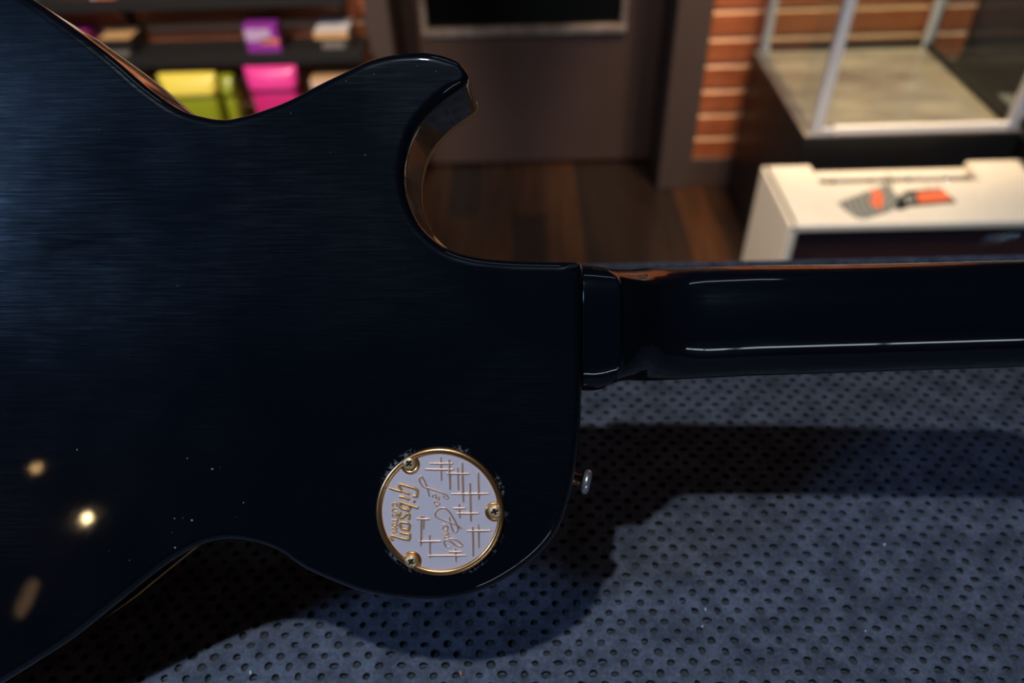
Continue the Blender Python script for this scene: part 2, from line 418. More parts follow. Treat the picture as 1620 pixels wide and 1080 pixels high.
struct(box('trim_2', (xs_l, YW - 0.03, 0), (xc_l, YW + 0.03, HC), TRIMP, bev=0.004), 'brown door casing beside the shelves')
struct(box('trim_3', (xc_l - 0.03, YW + 0.03, 0), (xc_l, YD + 0.06, HC), DOORP))
struct(box('trim_4', (xc_r, YW + 0.03, 0), (xc_r + 0.03, YD + 0.06, HC), DOORP))
struct(box('trim_5', (xc_l, YW - 0.03, 2.1), (xc_r, YD + 0.06, HC), PLASTER))
# door
door = empty('door_1', (0, YD, 0)); struct(door, 'brown half-glazed door in a deep frame')
gx0 = hitY(672, 30, YD)[0]; gx1 = hitY(986, 20, YD)[0]; gz = hitY(830, 46, YD)[2]
dl, dr = xc_l + 0.004, xc_r - 0.004
bm = bmesh.new()
bx(bm, (dl, 0, 0.012), (dr, 0.045, gz), 0.002); bx(bm, (dl, 0, gz), (gx0, 0.045, 2.08)); bx(bm, (gx1, 0, gz), (dr, 0.045, 2.08)); bx(bm, (gx0, 0, 1.95), (gx1, 0.045, 2.08))
obj('door_leaf', bm, DOORP, door)
box('pane', (gx0, 0.018, gz), (gx1, 0.026, 1.95), DGLASS, door)
bm = bmesh.new()
bx(bm, (gx0 - .012, -0.014, gz - 0.016), (gx1 + .012, 0.02, gz + 0.006), 0.003)
bx(bm, (gx0 - .012, -0.008, gz), (gx0 + .006, 0.02, 1.95), 0.003); bx(bm, (gx1 - .006, -0.008, gz), (gx1 + .012, 0.02, 1.95), 0.003)
obj('glazing_bead', bm, BEAD, door)

# ------------------------------------------------------------------ shelves
YSH = 2.265
def shelf(pyf, pyb, xr_px, label):
    zt = hitY(400, pyf, YSH)[2]; zb = hitY(400, pyb, YSH)[2]
    xr = hitY(xr_px, (pyf + pyb) / 2, YSH)[0]
    t = empty('wall_shelf', ((-1.9 + xr) / 2, YW, zb), label, 'shelf', 'wall shelves left of the door')
    x0, x1 = -1.9 - t.location.x, xr - t.location.x
    bm = bmesh.new(); bx(bm, (x0, YSH - YW, zt - zb - 0.012), (x1, 0, zt - zb), 0.001); bx(bm, (x0, YSH - YW, 0), (x1, YSH - YW + 0.012, zt - zb - 0.012))
    obj('shelf_board', bm, SHELFM, t)
    for xx in (x0 + 0.05, (x0 + x1) / 2, x1 - 0.03):
        bm = bmesh.new()
        v = [bm.verts.new((xx + s, y, z)) for s in (0, 0.006) for y, z in ((0, -0.09), (0, zt - zb - 0.012), (YSH - YW + 0.02, zt - zb - 0.012), (YSH - YW + 0.02, zt - zb - 0.03))]
        bm.faces.new(v[:4]); bm.faces.new(v[4:])
        for i in range(4): bm.faces.new((v[i], v[(i + 1) % 4], v[4 + (i + 1) % 4], v[4 + i]))
        obj('bracket', bm, SHELFM, t)
    return zt
S1 = shelf(-8, 12, 543, 'dark grey wall shelf, uppermost, at the top edge of the photo')
S2 = shelf(86, 103, 574, 'dark grey wall shelf carrying the purple and white boxes')
S3 = shelf(205, 222, 574, 'dark grey wall shelf under the yellow-green and pink bags, mostly behind the guitar')

def carton(px0, px1, pyb, pyt, zs, depth, base, top, side, label, marks=(), dy=0.0, name='product_box', group='boxes on the wall shelves'):
    """box standing on a shelf: pixel columns of its front face at the foot, pixel row of its top front edge"""
    y = YSH + 0.012 + dy
    a = hitY(px0, pyb, y); b = hitY(px1, pyb, y); zt = hitY((px0 + px1) / 2, pyt, y)[2]
    wdt = b[0] - a[0]; h = max(zt - zs, 0.02)
    bm = bmesh.new(); bx(bm, (0, 0, 0), (wdt, depth, h), 0.0015)
    bm.normal_update()
    for f in bm.faces:
        f.material_index = 1 if f.normal.z > 0.7 else (2 if f.normal.x > 0.7 else 0)
    t = empty(name, (a[0], y, zs + 0.0004), label, 'box', group)
    obj('carton', bm, [base, top, side], t)
    for (u0, u1, v0, v1, m, nm) in marks:
        box(nm, (u0 * wdt, -0.0008, v0 * h), (u1 * wdt, 0.0006, v1 * h), m, t)
    return t
c_pur = mat('purple_card', (0.30, 0.035, 0.36), 0.4); c_pur2 = mat('pale_lilac_print', (0.58, 0.4, 0.62), 0.4); c_or = mat('orange_print', (0.85, 0.22, 0.10), 0.4)
c_wh = mat('white_card', (0.72, 0.68, 0.68), 0.4); c_tan = mat('tan_card', (0.66, 0.38, 0.17), 0.5); c_blk = mat('black_card', (0.02, 0.018, 0.018), 0.4)
c_grey = mat('grey_card', (0.22, 0.19, 0.17), 0.5); c_mag = mat('magenta_card', (0.62, 0.05, 0.28), 0.4); c_teal = mat('teal_card', (0.02, 0.25, 0.2), 0.4)
carton(395, 447, 88, 40, S2, 0.05, c_pur, c_pur, c_pur, 'small purple box with pale lettering and orange stripe on the shelf',
       [(0.02, 0.78, 0.42, 0.86, c_pur2, 'print_panel'), (0.45, 1.0, 0.30, 0.5, c_or, 'print_stripe')])
carton(503, 556, 88, 50, S2, 0.118, c_blk, c_wh, c_grey, 'white-topped box with tan and black front at the shelf end nearest the door',
       [(0.0, 1.0, 0.62, 0.99, c_tan, 'tan_band'), (0.2, 0.85, 0.12, 0.45, c_grey, 'print_panel')])
carton(168, 218, 100, 62, S2, 0.118, c_blk, c_tan, c_blk, 'black box with a tan top on the shelf beside the guitar edge',
       [(0.3, 0.85, 0.06, 0.3, c_grey, 'print_panel')])
carton(118, 148, 100, 56, S2, 0.10, c_mag, c_mag, c_mag, 'magenta box peeping over the guitar edge, left of the black and tan box', dy=0.02)
carton(150, 190, 15, -70, S1, 0.10, c_wh, c_wh, c_tan, 'white box with an orange flash on the uppermost shelf',
       [(0.2, 1.0, 0.0, 0.12, c_or, 'orange_flash')], dy=-0.006)
carton(34, 60, 8, -60, S1, 0.08, c_teal, c_teal, c_teal, 'teal box at the top left corner on the uppermost shelf', dy=-0.006)
carton(507, 575, 205, 125, S3, 0.118, c_blk, c_tan, c_grey, 'tan-topped box on the lower shelf under the white-topped box, beside the horn tip',
       [(0.0, 1.0, 0.8, 0.99, mat('light_tan_print', (0.8, 0.55, 0.4), 0.5), 'tan_band')])

def bag(px0, px1, pyt, zs, cm, cm2, label, yf=0.012, lean=0.0):
    y = YSH + yf
    a = hitY(px0, pyt, y); b = hitY(px1, pyt, y); h = a[2] - zs; wd = b[0] - a[0]
    t = empty('pouch_bag', (a[0] + wd / 2, y, zs + 0.0005), label, 'bag', 'glossy bags on the lower shelf')
    bm = bmesh.new(); rows = []
    for i in range(13):
        v = i / 12; z = h * v
        th = 0.032 * (1 - v) ** 0.6 + 0.006 + 0.010 * math.sin(v * math.pi)
        hw = wd / 2 * (0.86 + 0.14 * v)
        row = []
        for j in range(24):
            an = 2 * math.pi * j / 24
            cx, sy = math.cos(an), math.sin(an)
            ex = math.copysign(abs(cx) ** 0.35, cx); ey = math.copysign(abs(sy) ** 0.7, sy)
            row.append(Vector((ex * hw, ey * th + 0.004 * math.sin(9 * ex + 5 * v) * (1 - v) + lean * v, z)))
        rows.append(row)
    vs = grid_mesh(bm, rows[:9], True)
    bm.faces.new(vs[0]); bm.faces.new(vs[-1])
    obj('pouch', bm, cm, t, True)
    bm = bmesh.new(); zz = rows[8][0].z
    rr = [[Vector((p.x * 1.03, (p.y - lean * 0.8) * 1.25 + lean * 0.8 - 0.003, p.z)) for p in r] for r in rows[8:]]
    vs = grid_mesh(bm, rr, True); bm.faces.new(vs[0]); bm.faces.new(vs[-1])
    obj('header', bm, cm2, t, True)
    return t
y1 = mat('olive_foil', (0.30, 0.34, 0.02), 0.3, bump=(60, 0.5, 0.003)); y2 = mat('yellow_header', (0.88, 0.72, 0.10), 0.35)
p1 = mat('pink_foil', (0.72, 0.03, 0.22), 0.3, bump=(60, 0.4, 0.003)); p2 = mat('bright_pink_header', (0.85, 0.05, 0.32), 0.3)
bag(250, 340, 116, S3, y1, y2, 'yellow-green bag with a bright yellow header, on the lower shelf')
bag(347, 368, 116, S3, y1, y1, 'narrow olive green bag beside the yellow-topped bag', 0.04, 0.0)
bag(386, 468, 104, S3, p1, p2, 'hot pink bag standing on the lower shelf')

# ------------------------------------------------------------------ display case
HB = 1.43 - 0.935
cxl = hitZ(1273, 215, HB); ybk = YW - 0.03
x0c = cxl[0]; y0c = cxl[1]; x1c = hitZ(1618, 206, HB)[0]
pl = empty('display_case', ((x0c + x1c) / 2, (y0c + ybk) / 2, 0), 'glass display case with silver posts on a black plinth by the slatted wall', 'display case')
ox, oy = pl.location.x, pl.location.y
def q(x, y, z): return (x - ox, y - oy, z)
box('plinth', q(x0c, y0c, 0), q(x1c, ybk, HB - 0.003), BLACK, pl, 0.004)
box('deck', q(x0c + .002, y0c + .002, HB - 0.003), q(x1c - .002, ybk, HB), DECK, pl)
PW = 0.022
TOPZ = HB + 0.62
mx_, my_ = 0.018, 0.004
for (px_, py_) in ((x0c + mx_, y0c + my_), (x1c - mx_ - PW, y0c + my_), (x0c + mx_, ybk - my_ - PW), (x1c - mx_ - PW, ybk - my_ - PW)):
    box('corner_post', q(px_, py_, HB), q(px_ + PW * 1.2, py_ + PW, TOPZ), ALU, pl, 0.003)
box('front_rail', q(x0c + mx_ + PW * 2.6, y0c + my_, HB), q(x1c - mx_ - PW, y0c + my_ + 0.012, HB + 0.02), RAILW, pl, 0.002)
box('door_latch', q(x0c + mx_ + PW * 1.25, y0c + my_, HB), q(x0c + mx_ + PW * 2.5, y0c + my_ + 0.014, HB + 0.014), ALU, pl, 0.002)
bm = bmesh.new()
bx(bm, q(x0c + mx_ + PW, ybk - my_ - 0.014, HB), q(x1c - mx_ - PW, ybk - my_ - 0.002, HB + 0.022), 0.001)
obj('rear_rail', bm, SHELFM, pl)
bm = bmesh.new(); bx(bm, q(x1c - mx_ - 0.014, y0c + my_ + PW, HB), q(x1c - mx_ - 0.002, ybk - my_ - PW, HB + 0.02), 0.001)
obj('side_rail', bm, SHELFM, pl)
g0, g1, h0, h1 = x0c + mx_ + 0.008, x1c - mx_ - 0.008, y0c + my_ + 0.009, ybk - my_ - 0.009
for lo, hi in (((g0 + .02, h0, HB + .001), (g1 - .02, h0 + .004, TOPZ)), ((g0, h0 + .015, HB + .001), (g0 + .004, h1 - .015, TOPZ)), ((g1 - .004, h0 + .015, HB + .001), (g1, h1 - .015, TOPZ)), ((g0 + .02, h1 - .004, HB + .022), (g1 - .02, h1, TOPZ)), ((g0 + .01, h0 + .01, TOPZ + .012), (g1 - .01, h1 - .01, TOPZ + .016))):
    box('glass_pane', q(*lo), q(*hi), GLASS, pl)
bm = bmesh.new()
X0, X1, Y0_, Y1_ = x0c + mx_, x1c - mx_, y0c + my_, ybk - my_
bx(bm, q(X0, Y0_, TOPZ), q(X1, Y0_ + PW, TOPZ + .02), .002); bx(bm, q(X0, Y1_ - PW, TOPZ), q(X1, Y1_, TOPZ + .02), .002)
bx(bm, q(X0, Y0_ + PW, TOPZ), q(X0 + PW, Y1_ - PW, TOPZ + .02), .002); bx(bm, q(X1 - PW, Y0_ + PW, TOPZ), q(X1, Y1_ - PW, TOPZ + .02), .002)
obj('top_frame', bm, ALU, pl)
# black flight case beside it
ec = empty('equipment_case', (x1c + 0.32, ybk - 0.34, 0), 'black equipment case with metal edges right of the display case', 'case')
box('case_body', (-0.29, -0.28, 0), (0.29, 0.30, 0.46), BLACK, ec, 0.01)
bm = bmesh.new()
for sx in (-0.292, 0.272):
    bx(bm, (sx, -0.282, 0.45), (sx + 0.02, 0.302, 0.463), 0.002)
for sy in (-0.282, 0.282):
    bx(bm, (-0.29, sy, 0.45), (0.29, sy + 0.02, 0.463), 0.002)
obj('edge_strip', bm, SHELFM, ec)
box('lid_label', (-0.24, -0.1, 0.4605), (-0.06, 0.05, 0.4625), c_grey, ec)
box('latch', (-0.05, -0.288, 0.3), (0.05, -0.278, 0.36), ALU, ec, 0.002)

# ------------------------------------------------------------------ amplifier
ZA = 1.43 - 0.97
fa = hitZ(1250, 356, ZA); ba = hitZ(1206, 262, ZA); rb = hitZ(1610, 246, ZA)
ax0, ay0, ay1, ax1 = fa[0], fa[1], ba[1], rb[0]
amp = empty('guitar_amplifier', ((ax0 + ax1) / 2, (ay0 + ay1) / 2, 0), 'cream combo guitar amplifier with dark grille in front of the display case', 'amplifier')
ox, oy = amp.location.x, amp.location.y
W = (ax1 - ax0) / 2; Dp = (ay1 - ay0) / 2
n0 = hitZ(1283, 262, ZA)[0] - ox; n1 = hitZ(1528, 255, ZA)[0] - ox    # control recess
ny = hitZ(1400, 287, ZA)[1] - oy; 
bm = bmesh.new(); th = 0.022; ft = 0.03
bx(bm, (-W, -Dp, 0.02), (-W + th, Dp, ZA), 0.006); bx(bm, (W - th, -Dp, 0.02), (W, Dp, ZA), 0.006)
bx(bm, (-W + .004, -Dp, 0.02), (W - .004, Dp, 0.045), 0.004)
bx(bm, (-W + .002, -Dp, ZA - th), (W - .002, ny, ZA), 0.006)
bx(bm, (-W + .002, ny - .01, ZA - th), (n0, Dp, ZA), 0.005); bx(bm, (n1, ny - .01, ZA - th), (W - .002, Dp, ZA), 0.005)
bx(bm, (-W + .01, Dp - 0.014, 0.045), (W - .01, Dp - 0.002, ZA - 0.035), 0.002)
bx(bm, (n0 - .002, Dp - 0.03, ZA - 0.03), (n1 + .002, Dp, ZA - 0.020), 0.003)
bx(bm, (n0 - .002, ny - .008, ZA - 0.06), (n1 + .002, Dp, ZA - 0.045))
obj('cabinet', bm, CREAM, amp)
box('grille', (-W + th, -Dp + 0.012, 0.045), (W - th, -Dp + 0.02, ZA - th), GRILLE, amp)
cp = box('control_panel', (n0 + 0.002, ny + 0.012, ZA - 0.044), (n1 - 0.002, Dp - 0.03, ZA - 0.036), CHROME, amp)
box('panel_slot', (n0 + 0.002, ny + 0.0, ZA - 0.044), (n1 - 0.002, ny + 0.011, ZA - 0.032), BLACK, amp)
for k in range(4):
    xk = n0 + (n1 - n0) * (0.12 + 0.24 * k)
    bm = bmesh.new(); lathe(bm, [(0.0085, 0), (0.0085, 0.006), (0.006, 0.008), (0.0055, 0.018), (0.0045, 0.019)], 16)
    kn = obj('control_knob', bm, CHROME if k % 2 else BLACK, amp, False); kn.location = (xk, (ny + Dp) / 2 - 0.006, ZA - 0.036)
for sx in (-1, 1):
    for sy in (-1, 1):
        bm = bmesh.new(); lathe(bm, [(0.018, 0), (0.02, 0.003), (0.016, 0.022)], 16)
        o = obj('rubber_foot', bm, BLACK, amp); o.location = (sx * (W - .05), sy * (Dp - .05), 0)
# unreadable chrome script badge
lp = hitY(1546, 392, ay0 + 0.01); lq = hitY(1612, 366, ay0 + 0.01)
sx0, sx1 = lp[0] - ox, lq[0] - ox; zc_ = (lp[2] + lq[2]) / 2; sh = abs(lq[2] - lp[2])
bpts = []
for k in range(60):
    t = k / 59
    bpts.append((sx0 + (sx1 - sx0) * t + 0.006 * math.sin(2 * math.pi * 5 * t), -Dp + 0.009, zc_ + (t - .5) * sh * 0.5 + sh * 0.28 * (1.5 - t) * math.cos(2 * math.pi * 5 * t)))
tubes('script_badge', [(bpts, 0.0016)], CHROME, amp)
# leaflets on the amp
def leaflet(pix, mats, label, extra, name='hang_tag'):
    P = [hitZ(x, y, ZA) for x, y in pix]
    c = sum(P) / len(P)
    t = empty(name, (c[0], c[1], ZA + 0.0006), label, 'tag', None)
    bm = bmesh.new(); lo = [bm.verts.new((p[0] - c[0], p[1] - c[1], 0)) for p in P]; hi = [bm.verts.new((p[0] - c[0], p[1] - c[1], 0.0018)) for p in P]
    bm.faces.new(lo[::-1]); bm.faces.new(hi)
    for i in range(len(P)): j = (i + 1) % len(P); bm.faces.new((lo[i], lo[j], hi[j], hi[i]))
    obj('card', bm, mats[0], t)
    for nm, ex, m in extra:
        Q = [hitZ(x, y, ZA) for x, y in ex]
        bm = bmesh.new(); hi = [bm.verts.new((p[0] - c[0], p[1] - c[1], 0.0022)) for p in Q]; lo = [bm.verts.new((p[0] - c[0], p[1] - c[1], 0.0012)) for p in Q]
        bm.faces.new(hi); bm.faces.new(lo[::-1])
        for i in range(len(Q)): j = (i + 1) % len(Q); bm.faces.new((lo[i], lo[j], hi[j], hi[i]))
        obj(nm, bm, m, t)
    return t, c
def wave_mat():
    m = bpy.data.materials.new('grey_green_lined_card'); m.use_nodes = True
    nt = m.node_tree; N = nt.nodes; L = nt.links; b = N['Principled BSDF']
    tc = N.new('ShaderNodeTexCoord'); wv = N.new('ShaderNodeTexWave'); wv.wave_type = 'RINGS'; wv.rings_direction = 'Z'; wv.inputs['Scale'].default_value = 22; wv.inputs['Distortion'].default_value = 1.5
    mp = N.new('ShaderNodeMapping'); mp.inputs['Location'].default_value = (-0.07, 0.02, 0)
    L.new(tc.outputs['Object'], mp.inputs[0]); L.new(mp.outputs[0], wv.inputs['Vector'])
    mx = N.new('ShaderNodeMix'); mx.data_type = 'RGBA'; mx.inputs[6].default_value = (0.085, 0.09, 0.075, 1); mx.inputs[7].default_value = (0.33, 0.33, 0.27, 1)
    L.new(wv.outputs['Fac'], mx.inputs[0]); L.new(mx.outputs[2], b.inputs['Base Color']); b.inputs['Roughness'].default_value = 0.4
    return m
WV = wave_mat(); ORG = mat('orange_red_print', (0.80, 0.16, 0.06), 0.4)
t1, c1 = leaflet([(1324, 322), (1388, 297), (1404, 293), (1428, 320), (1408, 335), (1368, 347), (1352, 344)], [WV], 'grey-green lined hang tag with an orange-red spot lying on the amplifier',
        [('orange_print', [(1374, 318), (1380, 326), (1392, 333), (1397, 324), (1396, 308), (1386, 300), (1375, 304), (1384, 314)], ORG)])
t2, c2 = leaflet([(1422, 312), (1433, 303), (1488, 299), (1513, 321), (1440, 327), (1424, 333), (1416, 330)], [c_blk], 'black hang tag with an orange-red panel lying on the amplifier',
        [('orange_print', [(1449, 306), (1492, 302), (1505, 318), (1453, 322)], ORG), ('grey_print', [(1428, 312), (1444, 309), (1447, 320), (1434, 324)], WV)])
STR = mat('pale_string', (0.55, 0.52, 0.5), 0.6); STRD = mat('dark_cord', (0.04, 0.04, 0.05), 0.6)
def cordpath(pix, z): return [tuple(hitZ(x, y, ZA) - np.array((c1[0], c1[1], ZA)) + np.array((0, 0, z))) for x, y in pix]
tubes('cord', [(cordpath([(1402, 298), (1400, 290), (1396, 283), (1404, 279), (1410, 286), (1409, 296), (1404, 300)], 0.003), 0.0016)], STRD, t1)
def cp2(pix, z): return [tuple(hitZ(x, y, ZA) - np.array((c2[0], c2[1], ZA)) + np.array((0, 0, z))) for x, y in pix]
tubes('cord', [(cp2([(1478, 302), (1464, 298), (1466, 286), (1478, 280), (1484, 288), (1478, 300)], 0.003), 0.0012)], STR, t2)

# ------------------------------------------------------------------ workbench and mat
MT = 0.006
YE = hitZ(1400, 407.5, MAT_Z)[1]
BX0, BX1, BY0 = -0.95, 0.95, -0.16
bench = empty('workbench', (0, (YE + BY0) / 2, 0), 'wooden workbench under the dark rubber mat', 'workbench')
oy = (YE + BY0) / 2
box('bench_top', (BX0, BY0 - oy, MAT_Z - MT - 0.04), (BX1, YE - oy - 0.002, MAT_Z - MT - 0.0002), BENCHW, bench, 0.004)
for sx in (BX0 + 0.04, BX1 - 0.11):
    for sy in (BY0 - oy + 0.03, YE - oy - 0.1):
        box('leg', (sx, sy, 0), (sx + 0.07, sy + 0.07, MAT_Z - MT - 0.04), BENCHW, bench, 0.003)

def mat_material():
    m = bpy.data.materials.new('blue_grey_rubber'); m.use_nodes = True
    nt = m.node_tree; N = nt.nodes; L = nt.links; b = N['Principled BSDF']
    tc = N.new('ShaderNodeTexCoord')
    n = N.new('ShaderNodeTexNoise'); n.inputs['Scale'].default_value = 420; n.inputs['Detail'].default_value = 6; n.inputs['Roughness'].default_value = 0.65; L.new(tc.outputs['Object'], n.inputs['Vector'])
    n2 = N.new('ShaderNodeTexNoise'); n2.inputs['Scale'].default_value = 60; n2.inputs['Detail'].default_value = 3; L.new(tc.outputs['Object'], n2.inputs['Vector'])
    ad = N.new('ShaderNodeMath'); ad.operation = 'MULTIPLY'; L.new(n.outputs[0], ad.inputs[0]); L.new(n2.outputs[0], ad.inputs[1])
    r = N.new('ShaderNodeMapRange'); r.inputs[1].default_value = 0.14; r.inputs[2].default_value = 0.38; L.new(ad.outputs[0], r.inputs[0])
    mx = N.new('ShaderNodeMix'); mx.data_type = 'RGBA'; mx.inputs[6].default_value = (0.050, 0.055, 0.072, 1); mx.inputs[7].default_value = (0.17, 0.175, 0.21, 1)
    L.new(r.outputs[0], mx.inputs[0]); L.new(mx.outputs[2], b.inputs['Base Color'])
    b.inputs['Roughness'].default_value = 0.62
    bp = N.new('ShaderNodeBump'); bp.inputs['Strength'].default_value = 0.55; bp.inputs['Distance'].default_value = 0.0006
    L.new(n.outputs[0], bp.inputs['Height']); L.new(bp.outputs[0], b.inputs['Normal'])
    return m
RUB = mat_material(); PIT = mat('dark_mat_pit', (0.075, 0.072, 0.070), 0.8, bump=(900, 0.3, 0.0004))
PIT_SHADE = mat('mat_pit_shade', (0.008, 0.008, 0.009), 0.9)  # near-black on the far pit walls, a painted shadow line
S, R = 0.01165, 0.0056
rng = np.random.RandomState(3)
mx0, mx1, my0, my1 = -0.46, 0.52, -0.02, YE - 0.004
ni = int((mx1 - mx0) / S) + 1; nj = int((my1 - my0) / R) + 1
verts = []; faces = []; fm = []
dep = 0.0013
ang = np.arange(8) * math.pi / 4 + math.pi / 8
base = 0
corn_id = {}
def corner(i2, j):                            # lattice corner in half-steps (integer grid)
    key = (i2, j)
    if key not in corn_id:
        jx, jy = rng.uniform(-0.0003, 0.0003, 2)
        corn_id[key] = len(verts)
        verts.append((mx0 + i2 * S / 2 + jx, my0 + j * R + jy, rng.uniform(-0.0002, 0.0001)))
    return corn_id[key]
for j in range(nj):
    for i in range(ni):
        i2 = 2 * i + (j % 2)
        cx, cy = mx0 + i2 * S / 2, my0 + j * R
        E = corner(i2 + 1, j); Nn = corner(i2, j + 1); Ww = corner(i2 - 1, j); Ss = corner(i2, j - 1)
        rx = 0.0025 * rng.uniform(0.75, 1.12); ry = 0.0022 * rng.uniform(0.7, 1.12)
        d = dep * rng.uniform(0.35, 1.2); rot = rng.uniform(-0.3, 0.3)
        ox_, oy_ = rng.uniform(-0.0004, 0.0004, 2)
        b0 = len(verts)
        for a in ang:
            k = rng.uniform(0.88, 1.12)
            verts.append((cx + ox_ + rx * k * math.cos(a + rot), cy + oy_ + ry * k * math.sin(a + rot), 0.0))
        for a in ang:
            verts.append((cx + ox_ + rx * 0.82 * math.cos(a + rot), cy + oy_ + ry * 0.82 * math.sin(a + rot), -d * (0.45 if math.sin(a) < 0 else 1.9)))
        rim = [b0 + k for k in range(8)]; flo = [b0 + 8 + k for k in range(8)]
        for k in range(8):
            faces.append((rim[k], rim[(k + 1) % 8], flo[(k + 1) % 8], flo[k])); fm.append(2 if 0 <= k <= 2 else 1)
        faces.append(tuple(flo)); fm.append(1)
        # rim verts at 22.5+45k degrees: 0:E-ne 1:N-ne 2:N-nw 3:W-nw 4:W-sw 5:S-sw 6:S-se 7:E-se
        for quad in ((E, Nn, rim[1], rim[0]), (Nn, Ww, rim[3], rim[2]), (Ww, Ss, rim[5], rim[4]), (Ss, E, rim[7], rim[6])):
            faces.append(quad); fm.append(0)
        for tri in ((Nn, rim[2], rim[1]), (Ww, rim[4], rim[3]), (Ss, rim[6], rim[5]), (E, rim[0], rim[7])):
            faces.append(tri); fm.append(0)
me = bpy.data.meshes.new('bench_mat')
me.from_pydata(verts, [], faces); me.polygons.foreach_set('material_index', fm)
me.update()
bm = bmesh.new(); bm.from_mesh(me)
bx(bm, (BX0, BY0, -MT), (BX1, YE, -0.0022))
for lo, hi in (((BX0, BY0, -.003), (BX1, my0 - R * .5, 0)), ((BX0, my0 - R, -.003), (mx0 - S * .3, YE, 0)), ((mx1 + S * .3, my0 - R, -.003), (BX1, YE, 0)), ((mx0 - S * .5, my1, -.003), (mx1 + S * .5, YE, 0))):
    bx(bm, lo, hi)
bm.to_mesh(me); bm.free()
bmat = link('bench_mat', me, [RUB, PIT, PIT_SHADE]); bmat.location = (0, 0, MAT_Z - 0.0002)
tag(bmat, 'dark blue-grey dimpled rubber mat covering the workbench', 'mat')
# lint and crumbs on the mat
LINT = mat('white_lint', (0.8, 0.8, 0.82), 0.6); CRUMB = mat('orange_crumb', (0.75, 0.28, 0.12), 0.6)
lints = [(1116, 964, 'white lint speck on the mat, lower of the pair near the bottom centre-right', LINT, .0011), (1111, 991, 'white lint speck on the mat, nearest the bottom edge of the pair', LINT, .0010),
         (1369, 998, 'white lint speck on the mat at the bottom right', LINT, .0008), (1399, 862, 'pale lint speck on the mat below the neck shadow at the right', LINT, .0012),
         (397, 1064, 'white lint sliver on the mat below the guitar waist', LINT, .0013), (729, 1065, 'small orange crumb on the mat at the bottom centre', CRUMB, .0013),
         (1128, 845, 'tiny lint speck on the mat beside the shadow of the guitar corner', LINT, .0007)]
lints[0] = (1116, 964, 'white lint speck on the mat, upper of the close pair right of the guitar shadow', LINT, .0012)
lints[1] = (1111, 991, 'white lint speck on the mat, lower of the close pair right of the guitar shadow', LINT, .0010)
for px_, py_, lb, m, s in lints:
    p = hitZ(px_, py_, MAT_Z); bm = bmesh.new()
    bmesh.ops.create_icosphere(bm, subdivisions=1, radius=s)
    for v in bm.verts: v.co = Vector((v.co.x * 0.5, v.co.y * 1.0, v.co.z * 0.45)) * random.uniform(0.75, 1.2)
    o = obj('lint_speck' if m is LINT else 'crumb', bm, m); o.location = (p[0], p[1], MAT_Z + s * 0.4); o.rotation_euler.z = random.uniform(-1, 1)
    tag(o, lb, 'lint' if m is LINT else 'crumb')

# ------------------------------------------------------------------ the guitar
guitar = bpy.data.objects.new('electric_guitar', None); C.objects.link(guitar)
guitar.matrix_world = gm; guitar.empty_display_size = 0.05
tag(guitar, 'glossy black single-cutaway electric guitar lying face down over the mat', 'guitar')
ccx, ccy = 560 + 589 / 4.32, 680 + 554 / 4.32
CC = gl(ccx, ccy, 0); CR = (gl(ccx + 101.5, ccy, 0)[0] - CC[0])
LACQ = lacquer_material('black_nitro_lacquer', (CC[0], CC[1], CR))
LACQN = lacquer_material('black_neck_lacquer', haze=0.6)
RO = 0.0042
bm = bmesh.new()
rows = [ring(RO + 0.0022, 0.0), ring(RO + 0.0006, 0.0)]
for k in range(9):
    a = k / 8 * math.pi / 2
    rows.append(ring(RO - RO * math.sin(a), -RO + RO * math.cos(a)))
rows += [ring(0, -0.008), ring(0, -0.02), ring(0, -BODY_T + 0.0055), ring(0, -BODY_T + 0.0053), ring(0, -BODY_T + 0.0051)]
vs = grid_mesh(bm, rows, True)
cap(bm, vs[0])
cap(bm, vs[-1])
bmesh.ops.recalc_face_normals(bm, faces=bm.faces)
for f in bm.faces: f.smooth = len(f.verts) == 4
obj('body', bm, LACQ, guitar)
bm = bmesh.new()
rows = [ring(0.003, -BODY_T + 0.0050), ring(-0.0001, -BODY_T + 0.0050), ring(-0.0002, -BODY_T + 0.0046), ring(-0.0002, -BODY_T + 0.0006), ring(0.0006, -BODY_T), ring(0.003, -BODY_T)]
vs = grid_mesh(bm, rows, True); cap(bm, vs[0]); cap(bm, vs[-1])
bmesh.ops.recalc_face_normals(bm, faces=bm.faces)
for f in bm.faces: f.smooth = len(f.verts) == 4
obj('binding', bm, BIND, guitar)['label'] = 'aged amber-cream edge binding'
bm = bmesh.new()
rows = [ring(0.003, -BODY_T + 0.0002), ring(0.003, -BODY_T - 0.0002), ring(0.0045, -BODY_T - 0.0004), ring(0.0060, -BODY_T - 0.0008)]
vs = grid_mesh(bm, rows, True); cap(bm, vs[0]); cap(bm, vs[-1])
obj('carved_top', bm, LACQN, guitar, False)

